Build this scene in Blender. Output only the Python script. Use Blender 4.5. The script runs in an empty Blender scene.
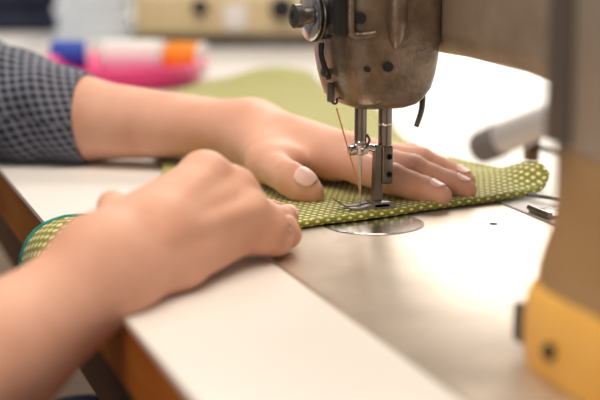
import bpy, bmesh, math, random
import numpy as np
from mathutils import Vector, Matrix, noise

S = bpy.context.scene
COL = S.collection
random.seed(7)

# ------------------------------------------------------------------ camera, world, light, exposure
cam = bpy.data.cameras.new('camera')
cam.lens = 85.0
cam.sensor_width = 36.0
cam.clip_start = 0.02
cam.dof.use_dof = True
cam.dof.focus_distance = 0.815
cam.dof.aperture_fstop = 5.0
cam_ob = bpy.data.objects.new('camera', cam)
COL.objects.link(cam_ob)
cam_ob.location = (-0.3094, -0.7382, 0.1779)
cam_ob.rotation_euler = (math.radians(90 - 11.7), 0, math.radians(-19.8))
S.camera = cam_ob

S.view_settings.view_transform = 'Standard'
S.view_settings.look = 'None'
S.view_settings.gamma = 1.0
S.view_settings.use_curve_mapping = False
S.view_settings.exposure = 0.50

world = bpy.data.worlds.new('room_daylight')
S.world = world
world.use_nodes = True
bg = world.node_tree.nodes['Background']
bg.inputs[0].default_value = (0.96, 0.95, 1.0, 1)
bg.inputs[1].default_value = 0.20


def area(name, loc, target, size, size_y, power, color):
    l = bpy.data.lights.new(name, 'AREA')
    l.shape = 'RECTANGLE'
    l.size, l.size_y, l.energy, l.color = size, size_y, power, color
    o = bpy.data.objects.new(name, l)
    COL.objects.link(o)
    o.location = loc
    o.rotation_euler = (Vector(target) - Vector(loc)).to_track_quat('-Z', 'Y').to_euler()
    return o


area('window_daylight', (1.90, 3.45, 1.15), (0.1, 0.0, 0.0), 1.2, 1.6, 25, (1.0, 0.95, 0.87))
area('back_fill', (1.35, 2.00, 1.75), (0.45, 1.3, 0.0), 1.0, 0.7, 26, (1.0, 0.93, 0.84))  # unseen lamp added to brighten the background
area('ceiling_light', (-0.12, -0.16, 1.60), (-0.05, -0.1, 0.0), 1.2, 1.2, 20, (1.0, 0.86, 0.70))
area('cool_side_fill', (-1.7, 0.9, 1.75), (-0.1, -0.05, 0.05), 0.9, 0.9, 5, (0.80, 0.88, 1.0))  # unseen cool fill added from the left to lighten the right hand
area('warm_left_fill', (-1.40, -1.15, 0.55), (-0.10, -0.25, 0.0), 0.5, 0.5, 5, (1.0, 0.78, 0.55))  # added warm fill, out of view, brightens wood edge and pillar foot


# ------------------------------------------------------------------ materials
def mat(name, color, rough=0.5, metal=0.0, **kw):
    m = bpy.data.materials.new(name)
    m.use_nodes = True
    b = m.node_tree.nodes['Principled BSDF']
    b.inputs['Base Color'].default_value = (*color, 1)
    b.inputs['Roughness'].default_value = rough
    b.inputs['Metallic'].default_value = metal
    for k, v in kw.items():
        b.inputs[k.replace('_', ' ')].default_value = v
    return m


def nd(m, kind, **kw):
    n = m.node_tree.nodes.new(kind)
    for k, v in kw.items():
        setattr(n, k, v)
    return n


def lk(m, a, b):
    m.node_tree.links.new(a, b)


def bsdf(m):
    return m.node_tree.nodes['Principled BSDF']


def mottled(name, c1, c2, scale, rough=0.5, metal=0.0, bump=0.0, bscale=None, detail=4.0, lo=0.35, hi=0.65, stretch=None, **kw):
    """noise-mixed colour with an optional bump"""
    m = mat(name, c1, rough, metal, **kw)
    tc = nd(m, 'ShaderNodeTexCoord')
    src = tc.outputs['Object']
    if stretch:
        mp = nd(m, 'ShaderNodeMapping')
        mp.inputs['Scale'].default_value = stretch
        lk(m, src, mp.inputs['Vector'])
        src = mp.outputs['Vector']
    n = nd(m, 'ShaderNodeTexNoise')
    n.inputs['Scale'].default_value = scale
    n.inputs['Detail'].default_value = detail
    lk(m, src, n.inputs['Vector'])
    r = nd(m, 'ShaderNodeValToRGB')
    r.color_ramp.elements[0].position = lo
    r.color_ramp.elements[1].position = hi
    r.color_ramp.elements[0].color = (*c1, 1)
    r.color_ramp.elements[1].color = (*c2, 1)
    lk(m, n.outputs['Fac'], r.inputs['Fac'])
    lk(m, r.outputs['Color'], bsdf(m).inputs['Base Color'])
    if bump:
        n2 = nd(m, 'ShaderNodeTexNoise')
        n2.inputs['Scale'].default_value = bscale or scale
        n2.inputs['Detail'].default_value = 3
        lk(m, src, n2.inputs['Vector'])
        b = nd(m, 'ShaderNodeBump')
        b.inputs['Strength'].default_value = bump
        b.inputs['Distance'].default_value = 0.001
        lk(m, n2.outputs['Fac'], b.inputs['Height'])
        lk(m, b.outputs['Normal'], bsdf(m).inputs['Normal'])
    return m


def dotted(name, base, dot, pitch, radius, soft=0.12, weave=0.25, rot=0.45, base2=None):
    """staggered pin dots on woven cloth, laid out in the metric UV map"""
    m = mat(name, base, 0.85)
    bsdf(m).inputs['Sheen Weight'].default_value = 0.15
    uv = nd(m, 'ShaderNodeUVMap')
    mp = nd(m, 'ShaderNodeMapping')
    mp.inputs['Scale'].default_value = (1 / pitch, 1 / pitch, 1)
    mp.inputs['Rotation'].default_value = (0, 0, rot)
    lk(m, uv.outputs['UV'], mp.inputs['Vector'])

    def lattice(off):
        a = nd(m, 'ShaderNodeVectorMath', operation='ADD')
        a.inputs[1].default_value = (off, off, 0)
        lk(m, mp.outputs['Vector'], a.inputs[0])
        f = nd(m, 'ShaderNodeVectorMath', operation='FRACTION')
        lk(m, a.outputs[0], f.inputs[0])
        s = nd(m, 'ShaderNodeVectorMath', operation='SUBTRACT')
        s.inputs[1].default_value = (0.5, 0.5, 0)
        lk(m, f.outputs[0], s.inputs[0])
        fl = nd(m, 'ShaderNodeVectorMath', operation='MULTIPLY')
        fl.inputs[1].default_value = (1, 1, 0)
        lk(m, s.outputs[0], fl.inputs[0])
        l = nd(m, 'ShaderNodeVectorMath', operation='LENGTH')
        lk(m, fl.outputs[0], l.inputs[0])
        return l.outputs['Value']
    mn = nd(m, 'ShaderNodeMath', operation='MINIMUM')
    lk(m, lattice(0.0), mn.inputs[0])
    lk(m, lattice(0.5), mn.inputs[1])
    r = nd(m, 'ShaderNodeMapRange', interpolation_type='SMOOTHSTEP')
    r.inputs['From Min'].default_value = radius / pitch * (1 + soft)
    r.inputs['From Max'].default_value = radius / pitch * (1 - soft)
    lk(m, mn.outputs[0], r.inputs['Value'])
    mix = nd(m, 'ShaderNodeMix', data_type='RGBA')
    mix.inputs[6].default_value = (*base, 1)
    mix.inputs[7].default_value = (*dot, 1)
    lk(m, r.outputs['Result'], mix.inputs[0])
    if base2:
        n = nd(m, 'ShaderNodeTexNoise')
        n.inputs['Scale'].default_value = 0.6
        lk(m, mp.outputs['Vector'], n.inputs['Vector'])
        m2 = nd(m, 'ShaderNodeMix', data_type='RGBA')
        m2.inputs[6].default_value = (*base, 1)
        m2.inputs[7].default_value = (*base2, 1)
        lk(m, n.outputs['Fac'], m2.inputs[0])
        lk(m, m2.outputs[2], mix.inputs[6])
    lk(m, mix.outputs[2], bsdf(m).inputs['Base Color'])
    wv = nd(m, 'ShaderNodeTexNoise')
    wv.inputs['Scale'].default_value = 9
    wv.inputs['Detail'].default_value = 2
    lk(m, mp.outputs['Vector'], wv.inputs['Vector'])
    b = nd(m, 'ShaderNodeBump')
    b.inputs['Strength'].default_value = weave
    b.inputs['Distance'].default_value = 0.0006
    lk(m, wv.outputs['Fac'], b.inputs['Height'])
    lk(m, b.outputs['Normal'], bsdf(m).inputs['Normal'])
    return m


M = {
    'skin': mottled('skin', (0.68, 0.355, 0.245), (0.76, 0.44, 0.32), 38, 0.58, 0, 0.22, 420, lo=0.3, hi=0.7,
                    Specular_IOR_Level=0.35, Subsurface_Weight=0.15, Subsurface_Radius=(0.012, 0.005, 0.0025), Subsurface_Scale=0.6),
    'nail': mat('nail', (0.90, 0.58, 0.50), 0.4, Subsurface_Weight=0.05),
    'laminate': mottled('laminate', (0.76, 0.735, 0.70), (0.80, 0.775, 0.74), 6, 0.55, 0, 0.03, 300),
    'wood_edge': mottled('wood_edge', (0.32, 0.095, 0.010), (0.44, 0.15, 0.018), 9, 0.7, 0, 0.1, 60, stretch=(6, 0.8, 6), Specular_IOR_Level=0.15),
    'dark_wood': mottled('dark_wood', (0.10, 0.045, 0.022), (0.16, 0.075, 0.035), 9, 0.7, 0, 0.1, 60, stretch=(6, 0.8, 6), Specular_IOR_Level=0.15),
    'bed_steel': mottled('bed_steel', (0.55, 0.47, 0.39), (0.80, 0.70, 0.59), 16, 0.42, 0.78, 0.10, 300, detail=8, lo=0.3, hi=0.7),
    'bright_steel': mottled('bright_steel', (0.66, 0.64, 0.62), (0.74, 0.72, 0.70), 40, 0.2, 1.0),
    'bar_steel': mottled('bar_steel', (0.17, 0.15, 0.135), (0.24, 0.22, 0.195), 60, 0.27, 1.0),
    'dark_steel': mottled('dark_steel', (0.10, 0.095, 0.09), (0.17, 0.16, 0.15), 60, 0.35, 0.9),
    'black': mat('black_metal', (0.02, 0.02, 0.022), 0.4, 0.3),
    'satin': mat('satin_grey_metal', (0.62, 0.61, 0.60), 0.5, 0.4),
    'foot_steel': mat('worn_foot_steel', (0.30, 0.285, 0.27), 0.38, 0.8),
    'grip': mat('grey_grip', (0.16, 0.15, 0.15), 0.6),
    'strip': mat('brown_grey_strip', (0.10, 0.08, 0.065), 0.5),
    'hole': mat('dark_recess', (0.012, 0.011, 0.01), 0.8),
    'head_paint': mottled('hammered_grey_paint', (0.12, 0.086, 0.060), (0.27, 0.205, 0.15), 75, 0.32, 0.6, 0.5, 330, lo=0.3, hi=0.7, Coat_Weight=0.25, Coat_Roughness=0.2),
    'arm_paint': mottled('grey_brown_paint', (0.31, 0.25, 0.19), (0.38, 0.31, 0.24), 40, 0.42, 0.25, 0.3, 330),
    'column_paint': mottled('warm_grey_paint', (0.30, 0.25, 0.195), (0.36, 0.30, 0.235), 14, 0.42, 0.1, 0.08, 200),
    'pillar_paint': mottled('brown_tan_paint', (0.34, 0.195, 0.075), (0.40, 0.25, 0.11), 14, 0.42, 0.1, 0.08, 200),  # brown-tan for the lower part of the pillar
    'base_paint': mottled('tan_paint', (0.84, 0.44, 0.075), (0.90, 0.52, 0.11), 22, 0.45, 0.05, 0.08, 200),  # tan for the flared foot
    'green': dotted('lime_pin_dot_cotton', (0.19, 0.195, 0.005), (0.88, 0.84, 0.48), 0.0072, 0.00145, base2=(0.28, 0.275, 0.012)),
    'green_hem': dotted('lime_pin_dot_hem', (0.20, 0.205, 0.005), (0.88, 0.84, 0.48), 0.0072, 0.00140, rot=0.0, base2=(0.28, 0.275, 0.012)),
    'teal': mottled('teal_serging', (0.01, 0.20, 0.17), (0.03, 0.34, 0.28), 500, 0.8, 0, 0.5, 900),
    'blouse': dotted('slate_printed_cloth', (0.19, 0.205, 0.27), (0.02, 0.022, 0.035), 0.0092, 0.0026, soft=0.4),
    'thread': mat('copper_thread', (0.70, 0.30, 0.11), 0.6),
    'pink': mat('pink_plastic', (0.90, 0.05, 0.27), 0.35, Coat_Weight=0.2),
    'blue_thread': mottled('blue_thread', (0.01, 0.06, 0.42), (0.02, 0.10, 0.55), 300, 0.6, 0, 0.4, 700),
    'white_thread': mottled('white_thread', (0.84, 0.82, 0.80), (0.9, 0.89, 0.87), 300, 0.6, 0, 0.3, 700),
    'orange_thread': mottled('orange_thread', (0.90, 0.26, 0.01), (0.96, 0.34, 0.02), 300, 0.6, 0, 0.4, 700),
    'spool': mat('spool_plastic', (0.85, 0.84, 0.80), 0.35),
    'cream': mottled('cream_enamel', (0.66, 0.52, 0.29), (0.74, 0.60, 0.36), 8, 0.35, 0),
    'navy': mottled('navy_cloth', (0.012, 0.016, 0.04), (0.022, 0.028, 0.06), 30, 0.85, 0, 0.3, 200),
    'pale_blue': mottled('pale_blue_cloth', (0.74, 0.82, 0.90), (0.82, 0.88, 0.94), 20, 0.8, 0, 0.3, 200),
    'wall': mottled('warm_plaster', (0.80, 0.74, 0.66), (0.84, 0.78, 0.70), 5, 0.9, 0, 0.1, 80),
    'floor': mottled('floor_boards', (0.30, 0.22, 0.15), (0.42, 0.32, 0.23), 5, 0.5, 0, 0.1, 60, stretch=(1, 8, 1)),
    'trim': mat('white_trim', (0.85, 0.83, 0.80), 0.4),
    'hair': mottled('brown_hair', (0.035, 0.018, 0.010), (0.07, 0.035, 0.018), 60, 0.45, 0, 0.5, 300, stretch=(6, 6, 0.6)),
    'denim': mottled('dark_denim', (0.03, 0.045, 0.09), (0.05, 0.07, 0.13), 200, 0.85, 0, 0.3, 600),
    'lip': mat('lip', (0.55, 0.20, 0.17), 0.4),
    'eye': mat('eye', (0.85, 0.84, 0.82), 0.15),
    'stool_wood': mottled('stool_wood', (0.30, 0.17, 0.08), (0.40, 0.24, 0.12), 9, 0.5, 0, 0.1, 60, stretch=(6, 1, 1)),
}


# ------------------------------------------------------------------ mesh helpers
class MB:
    """collects shapes in one bmesh and links them as one mesh object"""
    shift = Vector((0, 0, 0))

    def __init__(self):
        self.b = bmesh.new()
        self.uv = None

    def _add(self, geom_verts, mtx):
        bmesh.ops.transform(self.b, matrix=mtx, verts=geom_verts)

    def box(self, lo, hi, bev=0.0, seg=2, rot=None):
        lo, hi = Vector(lo), Vector(hi)
        c, s = (lo + hi) / 2, hi - lo
        r = bmesh.ops.create_cube(self.b, size=1)
        vs = r['verts']
        bmesh.ops.scale(self.b, vec=s, verts=vs)
        if bev:
            es = list({e for v in vs for e in v.link_edges})
            rr = bmesh.ops.bevel(self.b, geom=es, offset=bev, segments=seg, affect='EDGES', profile=0.5)
            vs = list({v for f in rr['faces'] for v in f.verts} | {v for v in vs if v.is_valid})
            vs = [v for v in vs if v.is_valid]
        m = Matrix.Translation(c)
        if rot is not None:
            m = m @ rot.to_4x4()
        bmesh.ops.transform(self.b, matrix=m, verts=vs)
        return self

    def rings(self, rings, cap=True, closed=True):
        """skins a list of rings (lists of points, same count)"""
        vv = [[self.b.verts.new(p) for p in r] for r in rings]
        n = len(vv[0])
        for a, c in zip(vv[:-1], vv[1:]):
            for i in range(n if closed else n - 1):
                j = (i + 1) % n
                self.b.faces.new((a[i], a[j], c[j], c[i]))
        if cap and closed:
            self.b.faces.new(list(reversed(vv[0])))
            self.b.faces.new(vv[-1])
        return vv

    def lathe(self, p0, axis, profile, seg=24, cap=True):
        """profile: (distance along the axis, radius)"""
        p0, ax = Vector(p0), Vector(axis).normalized()
        a = ax.orthogonal().normalized()
        c = ax.cross(a)
        rings = [[p0 + ax * d + (a * math.cos(t) + c * math.sin(t)) * max(r, 1e-5)
                  for t in [2 * math.pi * k / seg for k in range(seg)]] for d, r in profile]
        self.rings(rings, cap)
        return self

    def rod(self, p0, p1, r0, r1=None, seg=20, round_end=0.0):
        p0, p1 = Vector(p0), Vector(p1)
        L = (p1 - p0).length
        r1 = r0 if r1 is None else r1
        e = min(round_end, L / 3)
        if e:
            prof = [(0, r0 - e), (e * .3, r0 - e * .3), (e, r0), (L - e, r1), (L - e * .3, r1 - e * .3), (L, r1 - e)]
        else:
            prof = [(0, r0), (L, r1)]
        return self.lathe(p0, p1 - p0, prof, seg)

    def tube(self, pts, rad, seg=12):
        pts = [Vector(p) for p in pts]
        n = len(pts)
        rads = rad if isinstance(rad, (list, tuple)) else [rad] * n
        rings = []
        up = None
        for i in range(n):
            t = (pts[min(i + 1, n - 1)] - pts[max(i - 1, 0)]).normalized()
            if up is None:
                up = t.orthogonal().normalized()
            up = (up - t * up.dot(t)).normalized()
            s = t.cross(up)
            rings.append([pts[i] + (up * math.cos(a) + s * math.sin(a)) * rads[i] for a in [2 * math.pi * k / seg for k in range(seg)]])
        self.rings(rings)
        return self

    def build(self, name, material, parent=None, smooth=True, angle=40):
        bmesh.ops.recalc_face_normals(self.b, faces=self.b.faces)
        me = bpy.data.meshes.new(name)
        if smooth:
            for f in self.b.faces:
                f.smooth = True
            for e in self.b.edges:
                if len(e.link_faces) == 2 and e.calc_face_angle(0) > math.radians(angle):
                    e.smooth = False
        bmesh.ops.translate(self.b, vec=MB.shift, verts=self.b.verts)
        self.b.to_mesh(me)
        self.b.free()
        return link(name, me, material, parent)


def link(name, me, material, parent=None):
    o = bpy.data.objects.new(name, me)
    COL.objects.link(o)
    me.materials.append(material)
    if parent is not None:
        o.parent = parent
        o.matrix_parent_inverse = Matrix.Translation(parent.location).inverted()
    return o


def empty(name, loc, label, cat, group=None):
    o = bpy.data.objects.new(name, None)
    o.empty_display_size = 0.05
    o.location = loc
    COL.objects.link(o)
    return tag(o, label, cat, group)


def tag(o, label, cat, group=None):
    o['label'] = label
    o['category'] = cat
    if group:
        o['group'] = group
    return o


def struct(o):
    o['kind'] = 'structure'
    return o


def spline(pts, n):
    """Catmull-Rom through the points, n samples"""
    P = [Vector(p) for p in pts]
    P = [P[0] * 2 - P[1]] + P + [P[-1] * 2 - P[-2]]
    m = len(P) - 3
    out = []
    for k in range(n):
        t = k / (n - 1) * m
        i = min(int(t), m - 1)
        u = t - i
        a, b, c, d = P[i:i + 4]
        out.append(0.5 * ((2 * b) + (c - a) * u + (2 * a - 5 * b + 4 * c - d) * u * u + (3 * b - a - 3 * c + d) * u ** 3))
    return out


# ------------------------------------------------------------------ room
FZ = -0.75
struct(MB().box((-3.2, -2.6, FZ - .1), (2.62, 3.7, FZ)).build('floor', M['floor']))
def wall(name, lo, hi, hole=None, axis='x'):
    """a wall slab with one window opening; hole = (a0, a1, z0, z1) along the wall"""
    m = MB()
    if hole is None:
        m.box(lo, hi)
    else:
        a0, a1, z0, z1 = hole
        i = 0 if axis == 'x' else 1
        def seg(u0, u1, w0, w1):
            l, h = list(lo), list(hi)
            l[i], h[i], l[2], h[2] = u0, u1, w0, w1
            m.box(l, h)
        seg(lo[i], a0, lo[2], hi[2])
        seg(a1, hi[i], lo[2], hi[2])
        seg(a0, a1, lo[2], z0)
        seg(a0, a1, z1, hi[2])
    return struct(m.build(name, M['wall']))
wall('wall_back', (-3.2, 3.6, FZ), (2.62, 3.7, 1.95), (1.3, 2.4, 0.25, 1.75))
wall('wall_right', (2.5, -2.6, FZ), (2.62, 3.6, 1.95), (0.6, 3.2, 0.15, 1.75), 'y')
fr = MB()
for lo, hi in (((2.5, .6, .15), (2.6, .66, 1.75)), ((2.5, 3.14, .15), (2.6, 3.2, 1.75)), ((2.5, .66, .15), (2.6, 3.14, .21)),
               ((2.5, .66, 1.69), (2.6, 3.14, 1.75)), ((2.52, 1.87, .21), (2.58, 1.93, 1.69))):
    fr.box(lo, hi, .004)
struct(fr.build('window_1', M['trim']))
fr = MB()
for lo, hi in (((1.3, 3.6, .25), (1.36, 3.68, 1.75)), ((2.34, 3.6, .25), (2.4, 3.68, 1.75)), ((1.36, 3.6, .25), (2.34, 3.68, .31)),
               ((1.36, 3.6, 1.69), (2.34, 3.68, 1.75)), ((1.82, 3.62, .31), (1.88, 3.66, 1.69))):
    fr.box(lo, hi, .004)
struct(fr.build('window_2', M['trim']))
for nm, lo, hi in (('baseboard_back', (-3.2, 3.58, FZ), (2.5, 3.6, FZ + .1)), ('baseboard_right', (2.48, -2.6, FZ), (2.5, 3.58, FZ + .1))):
    struct(MB().box(lo, hi, .003).build(nm, M['trim']))

# ------------------------------------------------------------------ worktable
BX0, BX1, BY0, BY1 = -0.084, 0.0945, -0.43, 0.10      # the machine's bed
TX0, TX1, TY0, TY1 = -0.178, 0.98, -1.05, 2.75
table = empty('sewing_table', (0.4, 0.85, FZ), 'white laminate worktable with brown wooden edge under the sewing machine', 'table')


def slab_with_hole(o, h, z0, z1):
    m = MB()
    xs, ys = [o[0], h[0], h[1], o[1]], [o[2], h[2], h[3], o[3]]
    V = {(i, j, k): m.b.verts.new((xs[i], ys[j], z)) for i in range(4) for j in range(4) for k, z in ((0, z0), (1, z1))}
    cells = [(i, j) for i in range(3) for j in range(3) if (i, j) != (1, 1)]
    for i, j in cells:
        m.b.faces.new([V[i, j, 1], V[i + 1, j, 1], V[i + 1, j + 1, 1], V[i, j + 1, 1]])
        m.b.faces.new([V[i, j, 0], V[i, j + 1, 0], V[i + 1, j + 1, 0], V[i + 1, j, 0]])
    def side(a, b):
        m.b.faces.new([V[(*a, 0)], V[(*b, 0)], V[(*b, 1)], V[(*a, 1)]])
    for k in range(3):
        side((k, 0), (k + 1, 0)); side((k + 1, 3), (k, 3)); side((0, k + 1), (0, k)); side((3, k), (3, k + 1))
    side((1, 1), (1, 2)); side((1, 2), (2, 2)); side((2, 2), (2, 1)); side((2, 1), (1, 1))
    return m
gap = 0.0012
slab_with_hole((TX0, TX1, TY0, TY1), (BX0 - gap, BX1 + gap, BY0 - gap, BY1 + gap), -0.003, 0.0).build('laminate_top', M['laminate'], table, smooth=False)
slab_with_hole((TX0 + .0005, TX1 - .0005, TY0 + .0005, TY1 - .0005), (BX0 - .002, BX1 + .002, BY0 - .002, BY1 + .002), -0.034, -0.003).build('wooden_core', M['wood_edge'], table, smooth=False)
MB().box((TX0 + .03, TY0 + .06, -.115), (TX0 + .055, TY1 - .06, -.034), .002).build('apron', M['dark_wood'], table)
MB().box((TX1 - .055, TY0 + .06, -.115), (TX1 - .03, TY1 - .06, -.034), .002).build('apron', M['dark_wood'], table)
for x in (TX0 + .07, TX1 - .07):
    for y in (TY0 + .09, TY1 - .09):
        MB().box((x - .03, y - .03, FZ), (x + .03, y + .03, -.034), .004).build('leg', M['dark_wood'], table)

# ------------------------------------------------------------------ sewing machine
sm = empty('sewing_machine', (0, -.1, 0), 'worn grey industrial sewing machine in the foreground with needle over the green fabric', 'sewing machine')
bed = MB().box((BX0, BY0, -.05), (BX1, BY1, 0.0), .0022, 3).build('bed_plate', M['bed_steel'], sm)
# oil hole and seams let into the bed
MB().lathe((.063, -.031, -.0003), (0, 0, 1), [(0, .0024), (.0005, .0024)], 20).build('oil_hole', M['hole'], sm)
MB().box((.0300, -.0006 + .02, -.0005), (BX1, .0006 + .02, .0002)).build('slide_seam', M['hole'], sm)
npz = 0.0004
MB().lathe((-0.0016, -0.0069, -.001), (0, 0, 1), [(0, .0284), (.0012, .0284), (.0015, .0281), (.0015, .0274), (.0013, .0272), (.0013, .001)], 64).build('needle_plate', M['bright_steel'], sm)
MB().lathe((-0.0016, -0.0069, -.0005), (0, 0, 1), [(0, .0293), (.0008, .0293), (.0008, .0283), (0, .0283)], 64, False).build('needle_plate_rim', M['dark_steel'], sm)
# hinge and latch at the bed's back edge
hg = MB()
hg.box((.0975, -.032, 0), (.112, -.009, .0022), .0008)
hg.rod((.0985, -.033, .0026), (.0985, -.008, .0026), .0017)
hg.build('bed_hinge', M['bar_steel'], sm)
MB().tube(spline([(.112, .030, .003), (.118, .016, .0035), (.124, .004, .0035), (.128, -.01, .003)], 14), .0013, 8).build('latch_wire', M['bar_steel'], sm)


def squircle(cx, cy, hx, hy, z, n=3.6, seg=48):
    out = []
    for k in range(seg):
        t = 2 * math.pi * k / seg
        c, s = math.cos(t), math.sin(t)
        out.append(Vector((cx + hx * math.copysign(abs(c) ** (2 / n), c), cy + hy * math.copysign(abs(s) ** (2 / n), s), z)))
    return out
# head (laid out round the needle bar, then set at the needle's place over the bed)
NEEDLE = Vector((.0057, .0135, -.0043))
MB.shift = NEEDLE + Vector((0, 0, .003))
hr = [(.0662, .010, .012), (.0668, .018, .020), (.0690, .0235, .0255), (.0725, .0277, .0285), (.078, .0310, .0300), (.086, .0335, .0312),
      (.095, .0352, .0320), (.105, .0362, .0325), (.120, .0366, .0328), (.150, .0368, .0330), (.200, .0368, .0330), (.206, .034, .030), (.208, .028, .024)]
h = MB()
h.rings([squircle(.0026 - (.0012 if z < .075 else 0), .002, a * .90, b, z, 3.7, 64) for z, a, b in hr])
head = h.build('head_casing', M['head_paint'], sm, angle=60)
# arm: rounded section swept along the bed towards the pillar
def arm_ring(y, x0, x1, z0, z1, rad, seg=8):
    out = []
    for cx, cz, a0 in ((x1 - rad, z0 + rad, -90), (x1 - rad, z1 - rad, 0), (x0 + rad, z1 - rad, 90), (x0 + rad, z0 + rad, 180)):
        for k in range(seg + 1):
            t = math.radians(a0 + 90 * k / seg)
            out.append(Vector((cx + rad * math.cos(t), y, cz + rad * math.sin(t))))
    return out
a = MB()
a.rings([arm_ring(y, x0, x1, z0, z1, r) for y, x0, x1, z0, z1, r in (
    (.030, .022, .100, .108, .205, .014), (.026, .024, .104, .102, .208, .016), (.0, (.030), .106, .0955, .210, .016), (-.03, .0335, .106, .0955, .210, .016),
    (-.10, .0350, .106, .0940, .212, .016), (-.16, .034, .106, .0880, .214, .018), (-.20, .022, .106, .082, .216, .022),
    (-.235, -.005, .106, .078, .216, .024), (-.26, -.025, .100, .06, .214, .024))])
a.build('arm', M['arm_paint'], sm, angle=60)
MB.shift = Vector((0, 0, 0))
# pillar and its flared foot
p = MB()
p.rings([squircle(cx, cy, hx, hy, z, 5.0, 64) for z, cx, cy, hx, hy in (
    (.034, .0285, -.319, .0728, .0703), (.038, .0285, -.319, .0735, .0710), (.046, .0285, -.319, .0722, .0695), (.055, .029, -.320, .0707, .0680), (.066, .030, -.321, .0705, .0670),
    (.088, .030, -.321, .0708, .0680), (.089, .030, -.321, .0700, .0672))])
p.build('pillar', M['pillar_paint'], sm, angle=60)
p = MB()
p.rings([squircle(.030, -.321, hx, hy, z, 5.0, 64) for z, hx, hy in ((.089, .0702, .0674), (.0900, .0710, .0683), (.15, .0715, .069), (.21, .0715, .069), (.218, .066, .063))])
p.build('upper_column', M['column_paint'], sm, angle=60)  # upper pillar split off to step its colour from tan to grey
MB().box((-.0432, -.2870, .0905), (-.0360, -.2700, .212), .002).build('dark_strip', M['strip'], sm)  # dark strip added along the column's inner corner
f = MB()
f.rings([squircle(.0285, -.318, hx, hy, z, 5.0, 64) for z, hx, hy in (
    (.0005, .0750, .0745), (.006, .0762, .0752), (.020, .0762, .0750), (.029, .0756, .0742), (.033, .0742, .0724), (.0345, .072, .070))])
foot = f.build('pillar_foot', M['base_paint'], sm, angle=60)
MB().lathe((-.0455, -.2896, .0137), (-1, 0, 0), [(0, .0036), (.0035, .0036), (.0042, .003)], 20).build('foot_bolt', M['black'], sm)
MB().box((-.0400, -.2535, .004), (-.0310, -.2440, .021), .002).build('foot_clip', M['dark_steel'], sm)
# reverse lever on the pillar's inner face
lv = MB().rod((-.0095, -.256, .1040), (-.0305, -.2090, .0805), .0060, .0068, 24, .0012).build('reverse_lever', M['satin'], sm)
MB().rod((-.0290, -.2124, .0822), (-.0345, -.2000, .0760), .0074, .0070, 24, .002).build('lever_cap', M['grip'], lv)
MB().box((.0075, -.170, .0625), (.0130, -.163, .0745), .001).rod((.0105, -.262, .0700), (.0105, -.166, .0700), .0013, seg=10).build('stop_bracket', M['bar_steel'], sm)

# details on the head
MB.shift = NEEDLE + Vector((0, 0, .003))
for nm, x, z, r in (('screw_hole', -.0035, .0922, .0028), ('oil_port', -.0158, .0912, .0015), ('upper_screw_hole', -.0205, .1195, .0032)):
    MB().lathe((x, -.0285, z), (0, -1, 0), [(0, r), (.0032 if nm != 'oil_port' else .003, r), (.0032, r * .6)], 20).build(nm, M['hole'], sm)
rim = MB()
rim.tube(spline([(-.0258, -.0298, .160), (-.0258, -.0300, .130), (-.0257, -.0300, .1145), (-.0246, -.0302, .1108), (-.0215, -.0304, .1098), (-.0160, -.0305, .1100), (-.0115, -.0306, .1106)], 40), .0021, 10)
rim.build('face_rim', M['head_paint'], sm)
bs = MB()
bs.tube(spline([(.0010, -.0285, .1015), (.0010, -.0300, .1045), (.0010, -.0305, .108), (.0010, -.0310, .114), (.0010, -.0315, .125), (.0010, -.0315, .160)], 40), [.0012 + .0048 * min(1, k / 26) for k in range(40)], 16)
bs.build('face_boss', M['head_paint'], sm)
# tension dial on the operator's side
td = MB()
td.lathe((-.0355, -.004, .1195), (-1, -.10, 0), [(-.006, .0135), (.0, .0135), (.001, .0128)], 40)
tens = td.build('tension_post', M['black'], sm)
MB().lathe((-.0361, -.0040, .1195), (-1, -.10, 0), [(0, .0065), (.0004, .0145), (.0014, .0150), (.0020, .0145), (.0022, .006)], 48).build('tension_disc', M['dark_steel'], tens)
MB().lathe((-.0387, -.0043, .1195), (-1, -.10, 0), [(0, .006), (.0004, .0138), (.0016, .0142), (.0024, .0132), (.0026, .005)], 48).build('tension_disc', M['bright_steel'], tens)
MB().lathe((-.0410, -.0045, .1195), (-1, -.10, 0), [(0, .0050), (.0045, .0050), (.005, .0068), (.0092, .0068), (.0098, .0060), (.0098, .0032), (.0085, .003)], 32).build('tension_nut', M['dark_steel'], tens)
MB().box((-.0350, -.0300, .110), (-.0262, -.018, .150), .002).build('side_plate', M['black'], sm)
MB().tube(spline([(-.0332, -.0045, .104), (-.0338, -.006, .097), (-.0322, -.008, .090), (-.030, -.008, .084)], 12), .0016, 8).build('check_spring', M['black'], sm)
MB().lathe((-.028, -.006, .0875), (-1, -.15, .1), [(0, .0022), (.0035, .0022), (.0038, .0032), (.0052, .0032), (.0058, .002)], 18).build('guide_screw', M['bar_steel'], sm)
tg = MB()
tg.box((-.0295, -.008, .0705), (-.0262, -.003, .0815), .0006)
tg.tube(spline([(-.0279, -.0055, .0730), (-.0270, -.0062, .0700), (-.0245, -.006, .0698), (-.0238, -.0045, .0722)], 12), .0007, 8)
tg.build('thread_guide', M['dark_steel'], sm)
# presser lifter behind the head
MB().tube(spline([(.0290, .010, .092), (.0330, .006, .082), (.0336, .004, .072), (.0322, .002, .062), (.0285, .001, .0525)], 20), [.0022 - .0007 * k / 19 for k in range(20)], 10).build('lifter_lever', M['dark_steel'], sm)

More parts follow.
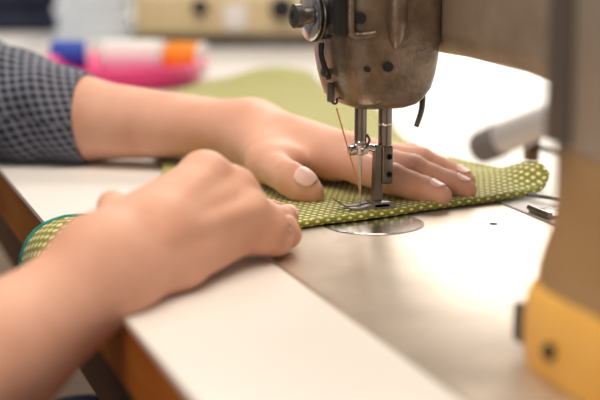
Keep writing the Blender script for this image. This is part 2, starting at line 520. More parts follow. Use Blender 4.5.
# needle bar, clamp, needle
MB.shift = NEEDLE
nb = MB().rod((-.0072, 0, .0485), (-.0072, 0, .072), .0036, seg=28).build('needle_bar', M['bar_steel'], sm)
nc = MB()
nc.lathe((-.0072, 0, .0410), (0, 0, 1), [(0, .0026), (.0008, .0044), (.006, .0046), (.0068, .0038), (.0085, .0036)], 28)
nc.rod((-.0072, 0, .0445), (-.0072, -.0085, .0445), .0016, seg=14)
nc.lathe((-.0105, -.001, .0440), (-1, -.2, 0), [(0, .0016), (.001, .0016), (.0012, .0029), (.0042, .0029), (.0046, .0022)], 20)
nc.rod((-.0045, 0, .0455), (.0032, 0, .0440), .0019, .0023, 16)
nc.build('needle_clamp', M['bright_steel'], sm)
MB().tube(spline([(-.0040, -.0015, .0530), (-.0028, -.003, .0500), (-.0042, -.0035, .0470), (-.0065, -.0045, .0450)], 14), .0008, 8).build('clamp_thread_guide', M['dark_steel'], sm)
MB().lathe((-.0072, 0, .0415), (0, 0, -1), [(0, .0011), (.010, .0011), (.012, .00085), (.030, .00075), (.0355, .0006), (.0385, .0001)], 14).build('needle', M['bright_steel'], sm)
# presser bar and foot
MB().rod((.0082, 0, .044), (.0082, 0, .072), .0040, seg=28).build('presser_bar', M['bar_steel'], sm)
MB().lathe((.0082, 0, .0578), (0, 0, 1), [(0, .0040), (.0003, .0042), (.0012, .0042), (.0015, .004)], 28).build('presser_bar_collar', M['bright_steel'], sm)
pf = MB()
pf.box((.0052, -.0042, .0232), (.0120, .0042, .0460), .0012, 3)
clampo = pf.build('foot_clamp', M['bar_steel'], sm)
for z in (.0395, .0290):
    MB().lathe((.0094, -.0040, z), (0, -1, 0), [(0, .0018), (.0006, .0018), (.0006, .0012), (.0002, .0011)], 16).build('clamp_screw', M['hole'], clampo)
shank = MB()
shank.rings([[Vector((x0 + (.0050 if q in (1, 2) else 0) * w, -.0026 if q < 2 else .0026, z)) for q in range(4)] for x0, w, z in
             ((.0006, 1.0, .0095), (.0008, 1.0, .016), (.0012, 1.0, .030), (.0016, 1.05, .044), (.0020, .9, .0465))])
shank.build('foot_shank', M['bar_steel'], sm, angle=30)
sole = MB()
MB.shift = Vector((NEEDLE.x, NEEDLE.y, .0012))
for y0, y1 in ((-.0062, -.0016), (.0016, .0062)):
    prof = [(.0130, .0036, .0052), (.0060, .0034, .0066), (-.004, .0034, .0062), (-.010, .0034, .0050), (-.0150, .0042, .0054), (-.0190, .0066, .0076), (-.0228, .0096, .0102)]
    n = len(prof)
    rings = []
    for i, (x, za, zb) in enumerate(prof):
        sh = 0.0 if i < 4 else (i - 3) * .0006
        rings.append([Vector((x, y0 + sh, za)), Vector((x, y1 - sh * .3, za)), Vector((x, y1 - sh * .3, zb)), Vector((x, y0 + sh, zb))])
    sole.rings(rings)
sole.box((-.001, -.0062, .0040), (.0100, .0062, .0078), .0008)
sole.build('presser_foot', M['foot_steel'], sm, angle=30)
MB.shift = Vector((0, 0, 0))

# ------------------------------------------------------------------ green pin-dot fabric
def poly_at(pts, n):
    """n points evenly spaced along a smooth curve through pts"""
    c = spline([(p[0], p[1], 0) for p in pts], 200)
    L = [0]
    for a, b in zip(c[:-1], c[1:]):
        L.append(L[-1] + (b - a).length)
    out, k = [], 0
    for i in range(n):
        d = L[-1] * i / (n - 1)
        while k < 198 and L[k + 1] < d:
            k += 1
        u = (d - L[k]) / max(L[k + 1] - L[k], 1e-9)
        out.append(c[k].lerp(c[k + 1], min(max(u, 0), 1)))
    return out


def bumpf(x, y, cx, cy, rx, ry, ang=0.0):
    c, s = math.cos(ang), math.sin(ang)
    u, v = ((x - cx) * c + (y - cy) * s) / rx, (-(x - cx) * s + (y - cy) * c) / ry
    return math.exp(-u * u - v * v)


FRONT = [(-.245, -.075), (-.185, -.060), (-.12, -.030), (-.046, -.006), (.0016, .0025), (.0615, .0162), (.105, .0230), (.128, .0300), (.1406, .0400)]
BACK = [(-.250, .025), (-.200, .030), (-.174, .0326), (-.156, .0250), (-.132, .045), (-.100, .12), (-.068, .215), (-.040, .42), (.02, .56), (.10, .64), (.198, .655)]
NU, NV = 170, 150


def cloth_height(x, y, v):
    z = .0046 - .0016 * min(1, v * 8)
    z += .0105 * bumpf(x, y, .136, .062, .019, .022, .3) + .0045 * bumpf(x, y, .134, .045, .020, .014)
    z += .0025 * bumpf(x, y, .110, .060, .012, .05, -.3)
    z += .014 * bumpf(x, y, .150, .625, .055, .03, .5)
    z += .007 * bumpf(x, y, -.165, .015, .030, .030)
    w = min(1, max(0, (y - .16) / .15))
    z += w * .005 * (noise.noise(Vector((x * 9, y * 5, 1.3))) + .4)
    z += .0006 * (noise.noise(Vector((x * 40, y * 30, 4.0))) + .5)
    return z


def drape(x, y, z):
    """flat cloth coordinate -> over the table's front edge"""
    e = TX0 + .004
    if x >= e:
        return Vector((x, y, z))
    r = .023
    s = e - x
    th = min(s / r, math.pi / 2 * .92)
    d = max(0, s - th * r)
    cx, cz = e, -r + .004
    rr = r + max(z - .004, 0) * .8
    n = Vector((-math.sin(th), 0, math.cos(th)))
    tdir = Vector((-math.cos(th), 0, -math.sin(th)))
    q = Vector((cx, y, cz)) + n * rr + tdir * d
    return q


fab = empty('green_fabric', (0, .1, 0), 'lime green cotton fabric with cream pin dots lying under the needle', 'fabric')
fa, ba = poly_at(FRONT, NU), poly_at(BACK, NU)
me = bpy.data.meshes.new('fabric_sheet')
bm = bmesh.new()
uvl = bm.loops.layers.uv.new('UVMap')
grid, flat = [], {}
for j in range(NV):
    v = (j / (NV - 1)) ** 1.8
    row = []
    for i in range(NU):
        q = fa[i].lerp(ba[i], v)
        q.x -= .034 * math.exp(-((q.y - .22) / .12) ** 2) * (i / (NU - 1)) ** 3
        vert = bm.verts.new(drape(q.x, q.y, cloth_height(q.x, q.y, (q - fa[i]).length)))
        flat[vert] = (q.x, q.y)
        row.append(vert)
    grid.append(row)
for j in range(NV - 1):
    for i in range(NU - 1):
        fc = bm.faces.new((grid[j][i], grid[j][i + 1], grid[j + 1][i + 1], grid[j + 1][i]))
        fc.smooth = True
        for lp in fc.loops:
            lp[uvl].uv = flat[lp.vert]
front_line = [v.co.copy() for v in grid[0]]
back_line = [v.co.copy() for v in grid[-1]]
right_line = [grid[j][-1].co.copy() for j in range(NV)]
bm.to_mesh(me)
bm.free()
sheet = link('fabric_sheet', me, M['green'], fab)
so = sheet.modifiers.new('thickness', 'SOLIDIFY')
so.thickness = .0011
so.offset = -1


def rolled(name, line, material, rx, rz, seg=12, dz=0.0, parent=None):
    """a folded hem: an oval tube along a line, with metric UVs"""
    bm = bmesh.new()
    uvl = bm.loops.layers.uv.new('UVMap')
    rows, L = [], 0
    for k, p in enumerate(line):
        t = (line[min(k + 1, len(line) - 1)] - line[max(k - 1, 0)]).normalized()
        side = t.cross(Vector((0, 0, 1))).normalized()
        up = side.cross(t).normalized()
        if k:
            L += (p - line[k - 1]).length
        rows.append(([bm.verts.new(p + Vector((0, 0, dz)) + side * rx * math.cos(a) + up * rz * math.sin(a))
                      for a in [2 * math.pi * q / seg for q in range(seg)]], L))
    for (a, la), (b, lb) in zip(rows[:-1], rows[1:]):
        for q in range(seg):
            w = (q + 1) % seg
            fc = bm.faces.new((a[q], a[w], b[w], b[q]))
            fc.smooth = True
            pr_ = math.pi * (rx + rz) / seg
            for lp, uv in zip(fc.loops, ((la, q * pr_), (la, (q + 1) * pr_), (lb, (q + 1) * pr_), (lb, q * pr_))):
                lp[uvl].uv = uv
    bm.faces.new(rows[0][0])
    bm.faces.new(rows[-1][0])
    bmesh.ops.recalc_face_normals(bm, faces=bm.faces)
    me = bpy.data.meshes.new(name)
    bm.to_mesh(me)
    bm.free()
    return link(name, me, material, parent)


rolled('front_hem', front_line, M['green_hem'], .0022, .0020, 14, -.0020, fab)
rolled('side_hem', right_line[:70], M['green_hem'], .0026, .0022, 14, -.0014, fab)
rolled('overlocked_edge', [q for q in back_line if q.y < .10], M['teal'], .0017, .0014, 10, 0, fab)

# the thread runs from the guide on the head down to the needle's eye and into the cloth
th = MB()
th.tube(spline([Vector(p) + NEEDLE for p in ((-.0246, -.006, .0700), (-.0200, -.005, .0560), (-.0145, -.003, .040), (-.0096, -.001, .0265), (-.0076, -.0008, .0195), (-.0072, .0, .0165), (-.0066, .001, .013), (-.0062, .0015, .0082))], 40), .00044, 8)
tag(th.build('sewing_thread', M['thread']), 'thin copper coloured thread running from the machine head to the needle', 'thread')

# ------------------------------------------------------------------ things at the back of the worktable
dz = 0.0
tray_c = Vector((.012, .700, 0))
def oval(cx, cy, rx, ry, z, ang, seg=56):
    c, s = math.cos(ang), math.sin(ang)
    return [Vector((cx + rx * math.cos(t) * c - ry * math.sin(t) * s, cy + rx * math.cos(t) * s + ry * math.sin(t) * c, z)) for t in [2 * math.pi * k / seg for k in range(seg)]]
tr = MB()
A = -.35
tr.rings([oval(tray_c.x, tray_c.y, rx, ry, z, A) for z, rx, ry in ((0.0004, .074, .075), (.004, .080, .082), (.014, .084, .090), (.022, .092, .096), (.0235, .0905, .0945), (.022, .084, .092), (.008, .078, .080), (.0055, .070, .073))])
tag(tr.build('sewing_tray', M['pink'], angle=60), 'bright pink oval plastic tray behind the far forearm', 'tray')


def spool(c, direction, length, rad, tm, label, core=None):
    d = Vector(direction).normalized()
    c = Vector(c)
    o = empty('thread_spool', c - Vector((0, 0, rad)), label, 'thread spool', 'thread spools in the pink tray')
    p0 = c - d * length / 2
    MB().lathe(p0, d, [(0, rad * .42), (0, rad * .98), (.003, rad), (.005, rad * .55), (length - .005, rad * .55), (length - .003, rad), (length, rad * .98), (length, rad * .42)], 32).build('reel', M['spool'], o)
    MB().lathe(p0 + d * .0045, d, [(0, rad * .5), (0, rad * .90), (.004, rad * .97), (length / 2 - .0045, rad * .98), (length - .013, rad * .97), (length - .009, rad * .90), (length - .009, rad * .5)], 40).build('wound_thread', tm, o)
    return o
R_ = Vector((math.cos(math.radians(-19.8)), math.sin(math.radians(-19.8)), 0))
spool((-.0270, .780, .0056 + .0165), (.96, -.28, 0), .046, .0155, M['blue_thread'], 'reel of blue thread, leftmost of three lying in the pink tray')
spool((.0260, .716, .0056 + .0185), (.95, -.30, 0), .066, .0185, M['white_thread'], 'reel of white thread between the blue and the orange reels')
spool((.0750, .684, .0056 + .0180), (.80, -.60, 0), .044, .0180, M['orange_thread'], 'reel of orange thread, rightmost of three lying in the pink tray')

# a second, cream coloured machine
cm = empty('sewing_machine', (.275, 1.090, 0), 'cream enamelled sewing machine blurred in the background on the worktable', 'sewing machine')
ang = math.radians(-19)
cm.rotation_euler = (0, 0, ang)
def cpart(mb, name, m, parent=None, angle=40):
    o = mb.build(name, m, None, angle=angle)
    o.parent = parent or cm
    return o
cpart(MB().box((-.150, -.09, 0), (.21, .09, .012), .004), 'base_plate', M['dark_steel'])
cpart(MB().box((-.146, -.085, .012), (.20, .085, .070), .012, 4), 'base_body', M['cream'])
cpart(MB().box((.10, -.055, .070), (.19, .060, .27), .02, 4), 'column', M['cream'])
cpart(MB().box((-.135, -.050, .205), (.19, .055, .295), .022, 4), 'arm', M['cream'])
cpart(MB().box((-.142, -.045, .150), (-.070, .050, .29), .018, 4), 'head_casing', M['cream'])
cpart(MB().rod((-.106, 0, .075), (-.106, 0, .155), .004), 'needle_bar', M['bar_steel'])
cpart(MB().box((-.120, -.012, .070), (-.092, .012, .076), .001), 'presser_foot', M['bright_steel'])
cpart(MB().lathe((.19, 0, .245), (1, 0, 0), [(0, .02), (.004, .055), (.020, .058), (.026, .05), (.026, .01)], 40), 'handwheel', M['dark_steel'])
cpart(MB().lathe((-.060, -.085, .052), (0, -1, 0), [(0, .010), (.010, .010), (.012, .008)], 24), 'stitch_knob', M['black'])
cpart(MB().lathe((.045, -.085, .050), (0, -1, 0), [(0, .015), (.012, .015), (.014, .012)], 24), 'feed_knob', M['black'])
cpart(MB().box((-.030, -.089, .022), (.000, -.083, .055), .003), 'plate_badge', M['trim'])

def folded(name, c, size, layers, m, label, cat, rot):
    o = empty(name, c, label, cat)
    o.rotation_euler = (0, 0, rot)
    h = size[2] / layers
    for k in range(layers):
        q = MB().box((-size[0] / 2 + .004 * (k % 2), -size[1] / 2, k * h), (size[0] / 2 - .003 * (k % 3), size[1] / 2 - .005 * (k % 2), (k + 1) * h - .0006), h * .45, 4).build('fold', m)
        q.parent = o
    return o
folded('folded_cloth', (.100, 1.23, 0), (.105, .18, .085), 5, M['pale_blue'], 'stack of pale blue folded cloth on the worktable behind the pink tray', 'cloth', -.3)
folded('cloth_bundle', (.002, 1.43, 0), (.19, .20, .10), 3, M['navy'], 'dark navy folded cloth bundle at the far left of the worktable', 'cloth', -.3)

# ------------------------------------------------------------------ the person
# joints begin
RIGHT_HAND = {'W': (-0.1812, -0.1243, 0.0170), 'F': (-0.2334, -0.1476, -0.0090), 'iM': (-0.1177, -0.0615, 0.0450), 'mM': (-0.1017, -0.0605, 0.0360), 'rM': (-0.0995, -0.0734, 0.0270), 'lM': (-0.0977, -0.0659, 0.0170), 'iP': (-0.0992, -0.0607, 0.0270), 'iD': (-0.0695, -0.0134, 0.0120), 'iT': (-0.0611, -0.0073, 0.0090), 'mP': (-0.0918, -0.0643, 0.0230), 'mD': (-0.0708, -0.0342, 0.0125), 'mT': (-0.0569, -0.0140, 0.0095), 'rP': (-0.0861, -0.0698, 0.0185), 'rD': (-0.0724, -0.0521, 0.0110), 'rT': (-0.0697, -0.0539, 0.0090), 'lP': (-0.0900, -0.0717, 0.0140), 'lD': (-0.0833, -0.0678, 0.0105), 'lT': (-0.0793, -0.0673, 0.0090), 'bump': (-0.1673, -0.0761, 0.0360), 'tM': (-0.1272, -0.0467, 0.0220), 'tT': (-0.0957, -0.0067, 0.0120), 'hyp': (-0.1422, -0.1059, 0.0130), 'thn': (-0.1513, -0.1045, 0.0280)}
LEFT_HAND = {'W': (-0.0143, 0.1834, 0.0270), 'C': (-0.1218, 0.2555, 0.0300), 'iM': (0.0100, 0.0926, 0.0210), 'iP': (0.0273, 0.0330, 0.0170), 'iD': (0.0460, 0.0274, 0.0100), 'iT': (0.0521, 0.0164, 0.0080), 'mM': (0.0209, 0.0923, 0.0230), 'mP': (0.0464, 0.0463, 0.0190), 'mD': (0.0651, 0.0353, 0.0110), 'mT': (0.0745, 0.0279, 0.0080), 'rM': (0.0336, 0.0980, 0.0200), 'rP': (0.0642, 0.0734, 0.0190), 'rD': (0.0814, 0.0648, 0.0110), 'rT': (0.0874, 0.0541, 0.0080), 'lM': (0.0485, 0.1170, 0.0160), 'lP': (0.0768, 0.1170, 0.0150), 'lD': (0.0901, 0.1136, 0.0100), 'lT': (0.0953, 0.0996, 0.0080), 'tC': (-0.0175, 0.1691, 0.0210), 'tM': (-0.0308, 0.0991, 0.0185), 'tI': (-0.0293, 0.0595, 0.0165), 'tT': (-0.0180, 0.0480, 0.0080)}
# joints end


def surface_nets(fn, lo, hi, h):
    """iso-surface of fn <= 0 as (verts, quads)"""
    lo, hi = np.array(lo, np.float32), np.array(hi, np.float32)
    n = np.ceil((hi - lo) / h).astype(int) + 1
    ax = [lo[i] + h * np.arange(n[i], dtype=np.float32) for i in range(3)]
    Fv = np.empty(tuple(n), np.float32)
    for i in range(n[0]):          # slice by slice keeps memory small
        Y_, Z_ = np.meshgrid(ax[1], ax[2], indexing='ij')
        P = np.stack([np.full_like(Y_, ax[0][i]), Y_, Z_], -1).reshape(-1, 3)
        Fv[i] = fn(P).reshape(n[1], n[2])
    inside = Fv < 0
    cn = n - 1
    cnt = np.zeros(tuple(cn), np.int8)
    acc = np.zeros((*cn, 3), np.float32)
    num = np.zeros(tuple(cn), np.float32)
    corners = [(a, b, c) for a in (0, 1) for b in (0, 1) for c in (0, 1)]
    def sl(o):
        return tuple(slice(o[i], o[i] + cn[i]) for i in range(3))
    for a in corners:
        for d in range(3):
            if a[d] == 0:
                b = list(a); b[d] = 1
                fa_, fb_ = Fv[sl(a)], Fv[sl(b)]
                cross = (fa_ < 0) != (fb_ < 0)
                den = np.where(cross, fa_ - fb_, 1)
                t = np.where(cross, fa_ / den, 0)
                for k in range(3):
                    acc[..., k] += cross * (a[k] + (t if k == d else 0))
                num += cross
    act = num > 0
    idx = -np.ones(tuple(cn), np.int64)
    idx[act] = np.arange(act.sum())
    ijk = np.argwhere(act).astype(np.float32)
    V = lo + h * (ijk + acc[act] / num[act][:, None])
    quads = []
    for d in range(3):
        e, f = (d + 1) % 3, (d + 2) % 3
        s0 = [slice(1, n[k] - 1) for k in range(3)]
        s0[d] = slice(0, n[d] - 1)
        s1 = list(s0)
        s1[d] = slice(1, n[d])
        a, b = inside[tuple(s0)], inside[tuple(s1)]
        for cond, flip in ((a & ~b, False), (~a & b, True)):
            pos = np.argwhere(cond)
            off = np.ones(3, int); off[d] = 0
            pos = pos + off
            q = []
            for de, df in ((-1, -1), (0, -1), (0, 0), (-1, 0)):
                p = pos.copy(); p[:, e] += de; p[:, f] += df
                q.append(idx[p[:, 0], p[:, 1], p[:, 2]])
            q = np.stack(q, 1)
            quads.append(q[:, ::-1] if flip else q)
    Q = np.concatenate(quads)
    # pull the vertices onto the surface
    for _ in range(2):
        f0 = fn(V)
        g = np.stack([fn(V + np.eye(3, dtype=np.float32)[k] * 4e-4) - f0 for k in range(3)], 1) / 4e-4
        g2 = np.maximum((g * g).sum(1), .15)
        V = V - np.clip(f0 / g2, -h, h)[:, None] * g
    return V, Q


def cap(P, a, b, ra, rb):
    a, b = np.array(a, np.float32), np.array(b, np.float32)
    ba = b - a
    t = np.clip((P - a) @ ba / max(float(ba @ ba), 1e-12), 0, 1)
    d = P - a - t[:, None] * ba
    return np.sqrt((d * d).sum(1)) - (ra + (rb - ra) * t)


def ell(P, c, r):
    r = np.array(r, np.float32)
    q = (P - np.array(c, np.float32)) / r
    k = np.sqrt((q * q).sum(1))
    return (k - 1) * r.min()


def smin(a, b, k):
    h = np.clip(.5 + .5 * (b - a) / k, 0, 1)
    return b + (a - b) * h - k * h * (1 - h)


def sm_all(ds, k):
    r = ds[0]
    for d in ds[1:]:
        r = smin(r, d, k)
    return r


def v3(a):
    return np.array(a, float)


def mix(a, b, t):
    return tuple(v3(a) * (1 - t) + v3(b) * t)


def finger(P, m, p, d, t, r):
    """four joints, knuckles a little fuller than the shafts"""
    r0, r1, r2, r3 = r
    out = [cap(P, m, mix(m, p, .5), r0, (r0 + r1) * .485), cap(P, mix(m, p, .5), p, (r0 + r1) * .485, r1),
           cap(P, p, mix(p, d, .55), r1, r2 * .99), cap(P, mix(p, d, .55), d, r2 * .99, r2), cap(P, d, t, r2 * .99, r3)]
    return sm_all(out, .0028)


LH, RH = LEFT_HAND, RIGHT_HAND


def left_arm(P):
    L = LH
    W = v3(L['W'])
    C = v3(L['C'])
    # forearm: flat at the wrist, rounder towards the cuff
    side = np.cross(W - C, (0, 0, 1)); side /= np.linalg.norm(side)
    back = C - (W - C) * .45
    fore = sm_all([cap(P, W + side * .010, C + side * .006, .0168, .0265), cap(P, W - side * .010, C - side * .006, .0168, .0265),
                   cap(P, C, back, .0290, .0335)], .012)
    w0, w1 = W + side * .012, W - side * .012
    pal = [cap(P, w0, L['iM'], .0145, .0110), cap(P, mix(w0, w1, .4), L['mM'], .0148, .0110), cap(P, mix(w0, w1, .7), L['rM'], .0145, .0108),
           cap(P, w1, L['lM'], .0140, .0105), cap(P, mix(W, L['iM'], .5), mix(L['iM'], L['mM'], .5), .0150, .0115),
           cap(P, w0, L['tC'], .0145, .0150), cap(P, L['tC'], mix(L['tM'], L['iM'], .35), .0150, .0105)]
    hand = smin(fore, sm_all(pal, .012), .014)
    th = sm_all([cap(P, L['tC'], L['tM'], .0150, .0118), cap(P, L['tM'], mix(L['tM'], L['tI'], .6), .0118, .0092), cap(P, mix(L['tM'], L['tI'], .6), L['tI'], .0088, .0091), cap(P, L['tI'], mix(L['tI'], L['tT'], .6), .0091, .0088), cap(P, mix(L['tI'], L['tT'], .6), L['tT'], .0088, .0066)], .007)
    hand = smin(hand, th, .012)
    fs = [finger(P, L[k + 'M'], L[k + 'P'], L[k + 'D'], L[k + 'T'], r) for k, r in
          (('i', (.0112, .0093, .0082, .0066)), ('m', (.0112, .0094, .0082, .0066)), ('r', (.0108, .0088, .0078, .0063)), ('l', (.0096, .0078, .0068, .0056)))]
    f = fs[0]
    for g in fs[1:]:
        f = smin(f, g, .0016)
    return smin(hand, f, .008)


R_ELBOW = (-.335, -.215, -.055)


def right_arm(P):
    L = RH
    W, Fp = v3(L['W']), v3(L['F'])
    pal_n = v3((0, 0, 1))
    back = v3(R_ELBOW)
    side = np.cross(W - Fp, v3(L['iM']) - v3(L['lM'])); side = v3(L['iM']) - v3(L['lM']); side /= np.linalg.norm(side)
    fore = sm_all([cap(P, W + side * .006, Fp + side * .004, .0160, .0215), cap(P, W - side * .006, Fp - side * .005, .0172, .0230), cap(P, Fp, back, .0255, .036)], .014)
    w0, w1 = W + side * .010, W - side * .007
    pal = [cap(P, w0, L['iM'], .0165, .0100), cap(P, mix(w0, w1, .35), L['mM'], .0165, .0104), cap(P, mix(w0, w1, .7), L['rM'], .0160, .0104),
           cap(P, w1, L['lM'], .0150, .0100), cap(P, L['thn'], mix(L['iM'], L['mM'], .3), .014, .010), cap(P, L['hyp'], L['lM'], .0110, .0100), cap(P, W, L['hyp'], .016, .0110)]
    hand = smin(fore, sm_all(pal, .009), .012)
    dn = np.cross(v3(L['lM']) - v3(L['iM']), v3(L['mM']) - W); dn /= np.linalg.norm(dn)
    if dn[2] < 0:
        dn = -dn
    for k in 'imrl':
        hand = smin(hand, cap(P, mix(W + side * .004, L[k + 'M'], .25) + dn * .0143, v3(L[k + 'M']) + dn * .0086, .0026, .0032), .006)
    hand = smin(hand, cap(P, L['bump'], mix(L['bump'], W, .6), .0078, .010), .004)
    th = sm_all([cap(P, L['thn'], L['tM'], .0140, .0125), cap(P, L['tM'], mix(L['tM'], L['tT'], .5), .0120, .0102), cap(P, mix(L['tM'], L['tT'], .5), L['tT'], .0102, .0072)], .004)
    hand = smin(hand, th, .008)
    fs = [finger(P, L[k + 'M'], L[k + 'P'], L[k + 'D'], L[k + 'T'], r) for k, r in
          (('i', (.0124, .0096, .0082, .0070)), ('m', (.0122, .0100, .0084, .0072)), ('r', (.0114, .0098, .0084, .0072)), ('l', (.0100, .0092, .0080, .0070)))]
    f = fs[0]
    for g in fs[1:]:
        f = smin(f, g, .0018)
    return smin(hand, f, .006)


# trunk, upper arms, neck, head (seated at the table's front, left of the picture)
SH_L, SH_R = (-.50, .235, .300), (-.50, -.115, .300)
L_ELBOW = tuple(v3(LH['C']) - (v3(LH['W']) - v3(LH['C'])) * 1.05 + v3((0, 0, .004)))
HEAD = (-.455, .060, .545)


def trunk(P, grow=0.0):
    ds = [ell(P, (-.52, .06, .20), (.105 + grow, .155 + grow, .16 + grow)), ell(P, (-.53, .06, .03), (.095 + grow, .130 + grow, .17 + grow)),
          ell(P, (-.54, .06, -.17), (.115 + grow, .165 + grow, .13 + grow)),
          cap(P, SH_L, SH_R, .056 + grow, .056 + grow)]
    return sm_all(ds, .05)


def upper_arms(P, grow=0.0):
    l = smin(cap(P, SH_L, L_ELBOW, .050 + grow, .040 + grow), cap(P, L_ELBOW, tuple(v3(LH['C']) - (v3(LH['W']) - v3(LH['C'])) * .10), .038 + grow, .0285 + grow), .01)
    r = smin(cap(P, SH_R, R_ELBOW, .050 + grow, .039 + grow), cap(P, R_ELBOW, mix(R_ELBOW, RH['F'], .35), .037 + grow, .033 + grow), .01)
    return l, r


def body(P):
    l, r = upper_arms(P)
    d = smin(trunk(P), np.minimum(l, r), .03)
    for s in (-1, 1):
        hip, knee, ank = (-.53, .06 + s * .085, -.235), (-.14, .06 + s * .10, -.215), (-.16, .06 + s * .10, -.665)
        leg = sm_all([cap(P, hip, knee, .080, .056), cap(P, knee, mix(knee, ank, .35), .054, .054), cap(P, mix(knee, ank, .35), ank, .054, .036),
                      cap(P, ank, (-.06, .06 + s * .11, -.722), .034, .024)], .02)
        d = smin(d, leg, .03)
    nk = cap(P, (-.515, .06, .33), (-.475, .06, .45), .055, .052)
    d = smin(d, nk, .03)
    hx, hy, hz = HEAD
    hd = sm_all([ell(P, (hx - .015, hy, hz + .03), (.096, .076, .092)), ell(P, (hx + .012, hy, hz - .045), (.066, .058, .068)), ell(P, (hx + .045, hy, hz - .092), (.030, .030, .022))], .03)
    hd = smin(hd, cap(P, (hx + .078, hy, hz + .005), (hx + .098, hy, hz - .032), .007, .012), .012)
    for s in (-1, 1):
        hd = smin(hd, ell(P, (hx - .01, hy + s * .080, hz - .005), (.018, .008, .030)), .006)
        hd = np.maximum(hd, -(np.sqrt(((P - np.array((hx + .090, hy + s * .032, hz + .006), np.float32)) ** 2).sum(1)) - .013))
        hd = np.minimum(hd, np.sqrt(((P - np.array((hx + .068, hy + s * .032, hz + .006), np.float32)) ** 2).sum(1)) - .0125)
    hd = np.maximum(hd, -cap(P, (hx + .085, hy - .022, hz - .068), (hx + .085, hy + .022, hz - .068), .0035, .0035))
    return smin(d, hd, .02)


def bounds(pts, pad):
    a = np.array([v3(p) for p in pts])
    return a.min(0) - pad, a.max(0) + pad


def to_mesh(name, parts):
    vs, fs, o = [], [], 0
    for V, Q in parts:
        vs.append(V)
        fs.append(Q + o)
        o += len(V)
    V, Q = np.concatenate(vs), np.concatenate(fs)
    me = bpy.data.meshes.new(name)
    me.vertices.add(len(V))
    me.vertices.foreach_set('co', V.astype(np.float32).ravel())
    me.loops.add(Q.size)
    me.loops.foreach_set('vertex_index', Q.astype(np.int32).ravel())
    me.polygons.add(len(Q))
    me.polygons.foreach_set('loop_start', np.arange(0, Q.size, 4, dtype=np.int32))
    me.polygons.foreach_set('loop_total', np.full(len(Q), 4, np.int32))
    me.polygons.foreach_set('use_smooth', np.ones(len(Q), bool))
    me.update(calc_edges=True)
    me.validate()
    return me


HRES = .0015
lo, hi = bounds(list(LH.values()), .030)
cut_l = tuple(v3(LH['C']) - (v3(LH['W']) - v3(LH['C'])) * .30)
lo, hi = bounds(list(LH.values()) + [cut_l], .030)
part_l = surface_nets(left_arm, lo, hi, HRES)
lo, hi = bounds(list(RH.values()) + [R_ELBOW], .034)
part_r = surface_nets(right_arm, lo, hi, HRES)
part_b = surface_nets(body, (-.70, -.32, -.76), (.02, .46, .70), .009)
person = link('person', to_mesh('person', [part_l, part_r, part_b]), M['skin'])
tag(person, 'person in a grey patterned blouse guiding the green fabric with both hands', 'person')


# fingernails, set on the tips
def nail(skin, base, tip, up, w, length, r, back=.0):
    b, t = Vector(base), Vector(tip)
    ax = (t - b).normalized()
    u = Vector(up)
    u = (u - ax * u.dot(ax)).normalized()
    s = ax.cross(u)
    c = t - ax * (length * .35 + back)
    m = MB()
    rows = []
    for i in range(9):
        x = i / 8 * 2 - 1
        hw = w * math.sqrt(max(0, 1 - abs(x) ** 3.2)) * (1 if x < 0 else .97)
        hw = max(hw, w * .25)
        row = []
        for k in range(9):
            y = (k / 8 * 2 - 1)
            ang = y * hw / r
            rr = r * (1.02 - .06 * x * x if x > 0 else 1.02 - .03 * x * x)
            row.append(c + ax * (x * length / 2) + (u * math.cos(ang) + s * math.sin(ang)) * rr * .962)
        rows.append(row)
    pts = np.array([[q[:] for q in row] for row in rows], np.float32).reshape(-1, 3)
    e = np.eye(3, dtype=np.float32) * 3e-4
    for _ in range(5):                      # settle the nail on the finger's surface
        d0 = skin(pts)
        g = np.stack([skin(pts + e[k]) - d0 for k in range(3)], 1) / 3e-4
        pts = pts - ((d0 - .0004) / np.maximum((g * g).sum(1), .3))[:, None] * g
    rows = [[Vector(pts[i * 9 + k]) for k in range(9)] for i in range(9)]
    vv = m.rings(rows, cap=False, closed=False)
    o = m.build('fingernail', M['nail'], person)
    md = o.modifiers.new('thickness', 'SOLIDIFY')
    md.thickness = .0008
    md.offset = 0.4
    return o


nail(left_arm, LH['tI'], LH['tT'], (-.16, -.5, 1), .0074, .0135, .0097, .003)
for k, r in (('i', .0075), ('m', .0075), ('r', .0072), ('l', .0063)):
    nail(left_arm, LH[k + 'D'], LH[k + 'T'], (0, 0, 1), .0050, .0095, r)
for k, r in (('i', .0077), ('m', .0079), ('r', .0077), ('l', .0070)):
    nail(right_arm, RH[k + 'D'], RH[k + 'T'], (.9, .35, .35), .0042, .0078, r)


def cloth_shell(P):
    l, r = upper_arms(P, .0055)
    return smin(trunk(P, .008), np.minimum(l, r), .03)


# blouse: trunk and both sleeves
V, Q = surface_nets(lambda P: np.maximum(cloth_shell(P), -(P[:, 2] + .20)), (-.70, -.32, -.26), (-.02, .46, .42), .007)
me = to_mesh('blouse', [(V, Q)])
uvl = me.uv_layers.new(name='UVMap')
UVs = np.stack([V[:, 1] + V[:, 0], V[:, 2]], 1).astype(np.float32)
li = np.empty(len(me.loops), np.int32)
me.loops.foreach_get('vertex_index', li)
uvl.data.foreach_set('uv', UVs[li].ravel())
bl = link('blouse', me, M['blouse'], person)


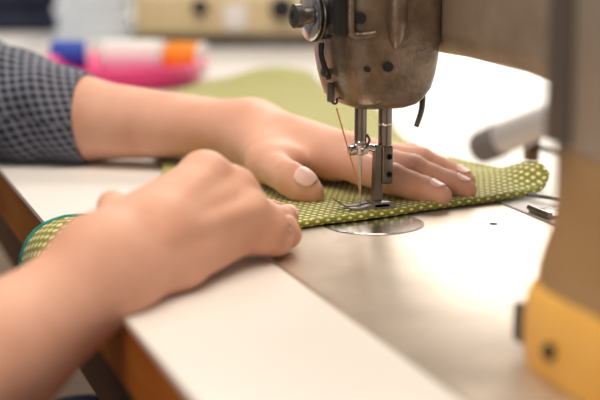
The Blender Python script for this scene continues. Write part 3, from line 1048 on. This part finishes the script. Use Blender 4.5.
def sleeve(a, b, ra, rb, ov, name):
    """a soft cloth tube from a to b with shallow folds, a turned hem at b and metric UVs"""
    a, b = Vector(a), Vector(b)
    ax = (b - a).normalized()
    s = ax.cross(Vector((0, 0, 1))).normalized()
    u = s.cross(ax)
    L = (b - a).length
    bm = bmesh.new()
    uvl = bm.loops.layers.uv.new('UVMap')
    n, seg = 90, 72
    rows = []
    prof = [(k / n * L, 0.0) for k in range(n + 1)] + [(L + .0006, -.0006), (L + .0004, -.0016), (L - .004, -.0019), (L - .02, -.0019)]
    acc = 0
    for q, (d, dr) in enumerate(prof):
        row = []
        for k in range(seg):
            t_ = 2 * math.pi * k / seg
            r = ra + (rb - ra) * (d / L)
            w = noise.noise(Vector((math.cos(t_) * 1.6 + d * 30, math.sin(t_) * 1.6, d * 14))) * .0028
            w += .0012 * math.sin(d * 160 + 2 * math.sin(t_ * 2)) * min(1, max(0, (L - d) / .02))
            rr = r + w * min(1, max(.15, (L - d) / .03)) + dr
            row.append(bm.verts.new(a + ax * (d + .007 * (1 - math.sin(t_)) * d / L) + s * math.cos(t_) * rr * ov + u * math.sin(t_) * rr))
        rows.append(row)
    per = 2 * math.pi * (ra + rb) / 2
    for q in range(len(rows) - 1):
        for k in range(seg):
            w = (k + 1) % seg
            f_ = bm.faces.new((rows[q][k], rows[q][w], rows[q + 1][w], rows[q + 1][k]))
            f_.smooth = True
            for lp, (dd, kk) in zip(f_.loops, ((prof[q][0], k), (prof[q][0], k + 1), (prof[q + 1][0], k + 1), (prof[q + 1][0], k))):
                lp[uvl].uv = (dd, kk / seg * per)
    bmesh.ops.recalc_face_normals(bm, faces=bm.faces)
    me_ = bpy.data.meshes.new(name)
    bm.to_mesh(me_)
    bm.free()
    return link(name, me_, M['blouse'], bl)


sleeve(v3(L_ELBOW) + v3((0, 0, .012)), v3(LH['C']) + v3((.004, -.002, .001)), .0540, .0325, 1.10, 'sleeve')
# lower clothes
def lower(P):
    return np.maximum(np.maximum(body(P) - .009, P[:, 2] + .125), -(P[:, 2] + .685))
link('trousers', to_mesh('trousers', [surface_nets(lower, (-.72, -.20, -.71), (.02, .34, -.10), .008)]), M['denim'], person)
for s in (-1, 1):
    def shoe(P, s=s):
        return sm_all([cap(P, (-.185, .06 + s * .10, -.712), (-.05, .06 + s * .112, -.718), .040, .030), ell(P, (-.15, .06 + s * .10, -.69), (.05, .042, .045))], .02)
    link('shoe', to_mesh('shoe', [surface_nets(lambda P: np.maximum(shoe(P), -(P[:, 2] + .747)), (-.28, .06 + s * .105 - .08, -.78), (.02, .06 + s * .105 + .08, -.62), .006)]), M['navy'], person)
hx, hy, hz = HEAD
def hair(P):
    cap_ = ell(P, (hx - .022, hy, hz + .036), (.106, .088, .102))
    bun = ell(P, (hx - .125, hy, hz + .05), (.045, .045, .045))
    d = smin(cap_, bun, .03)
    face = ell(P, (hx + .085, hy, hz - .035), (.085, .075, .100))
    return np.maximum(d, -face)
link('hair', to_mesh('hair', [surface_nets(hair, (hx - .20, hy - .13, hz - .10), (hx + .12, hy + .13, hz + .17), .005)]), M['hair'], person)
for s in (-1, 1):
    MB().lathe((hx + .0785, hy + s * .032, hz + .006), (1, 0, 0), [(0, .0055), (.002, .005), (.003, .003)], 16).build('iris', M['hair'], person)
MB().tube([(hx + .080, hy - .020, hz - .066), (hx + .086, hy - .008, hz - .063), (hx + .087, hy, hz - .064), (hx + .086, hy + .008, hz - .063), (hx + .080, hy + .020, hz - .066)], [.002, .0042, .0042, .0042, .002], 10).build('lips', M['lip'], person)

st = empty('stool', (-.55, .06, FZ), 'round wooden stool the seated person sits on', 'stool')
MB().lathe((-.55, .06, -.345), (0, 0, 1), [(0, .16), (.004, .175), (.026, .178), (.032, .172)], 48).build('seat', M['stool_wood'], st)
for k in range(4):
    a_ = math.pi / 4 + k * math.pi / 2
    MB().rod((-.55 + .17 * math.cos(a_), .06 + .17 * math.sin(a_), FZ), (-.55 + .12 * math.cos(a_), .06 + .12 * math.sin(a_), -.345), .016, .019).build('leg', M['stool_wood'], st)
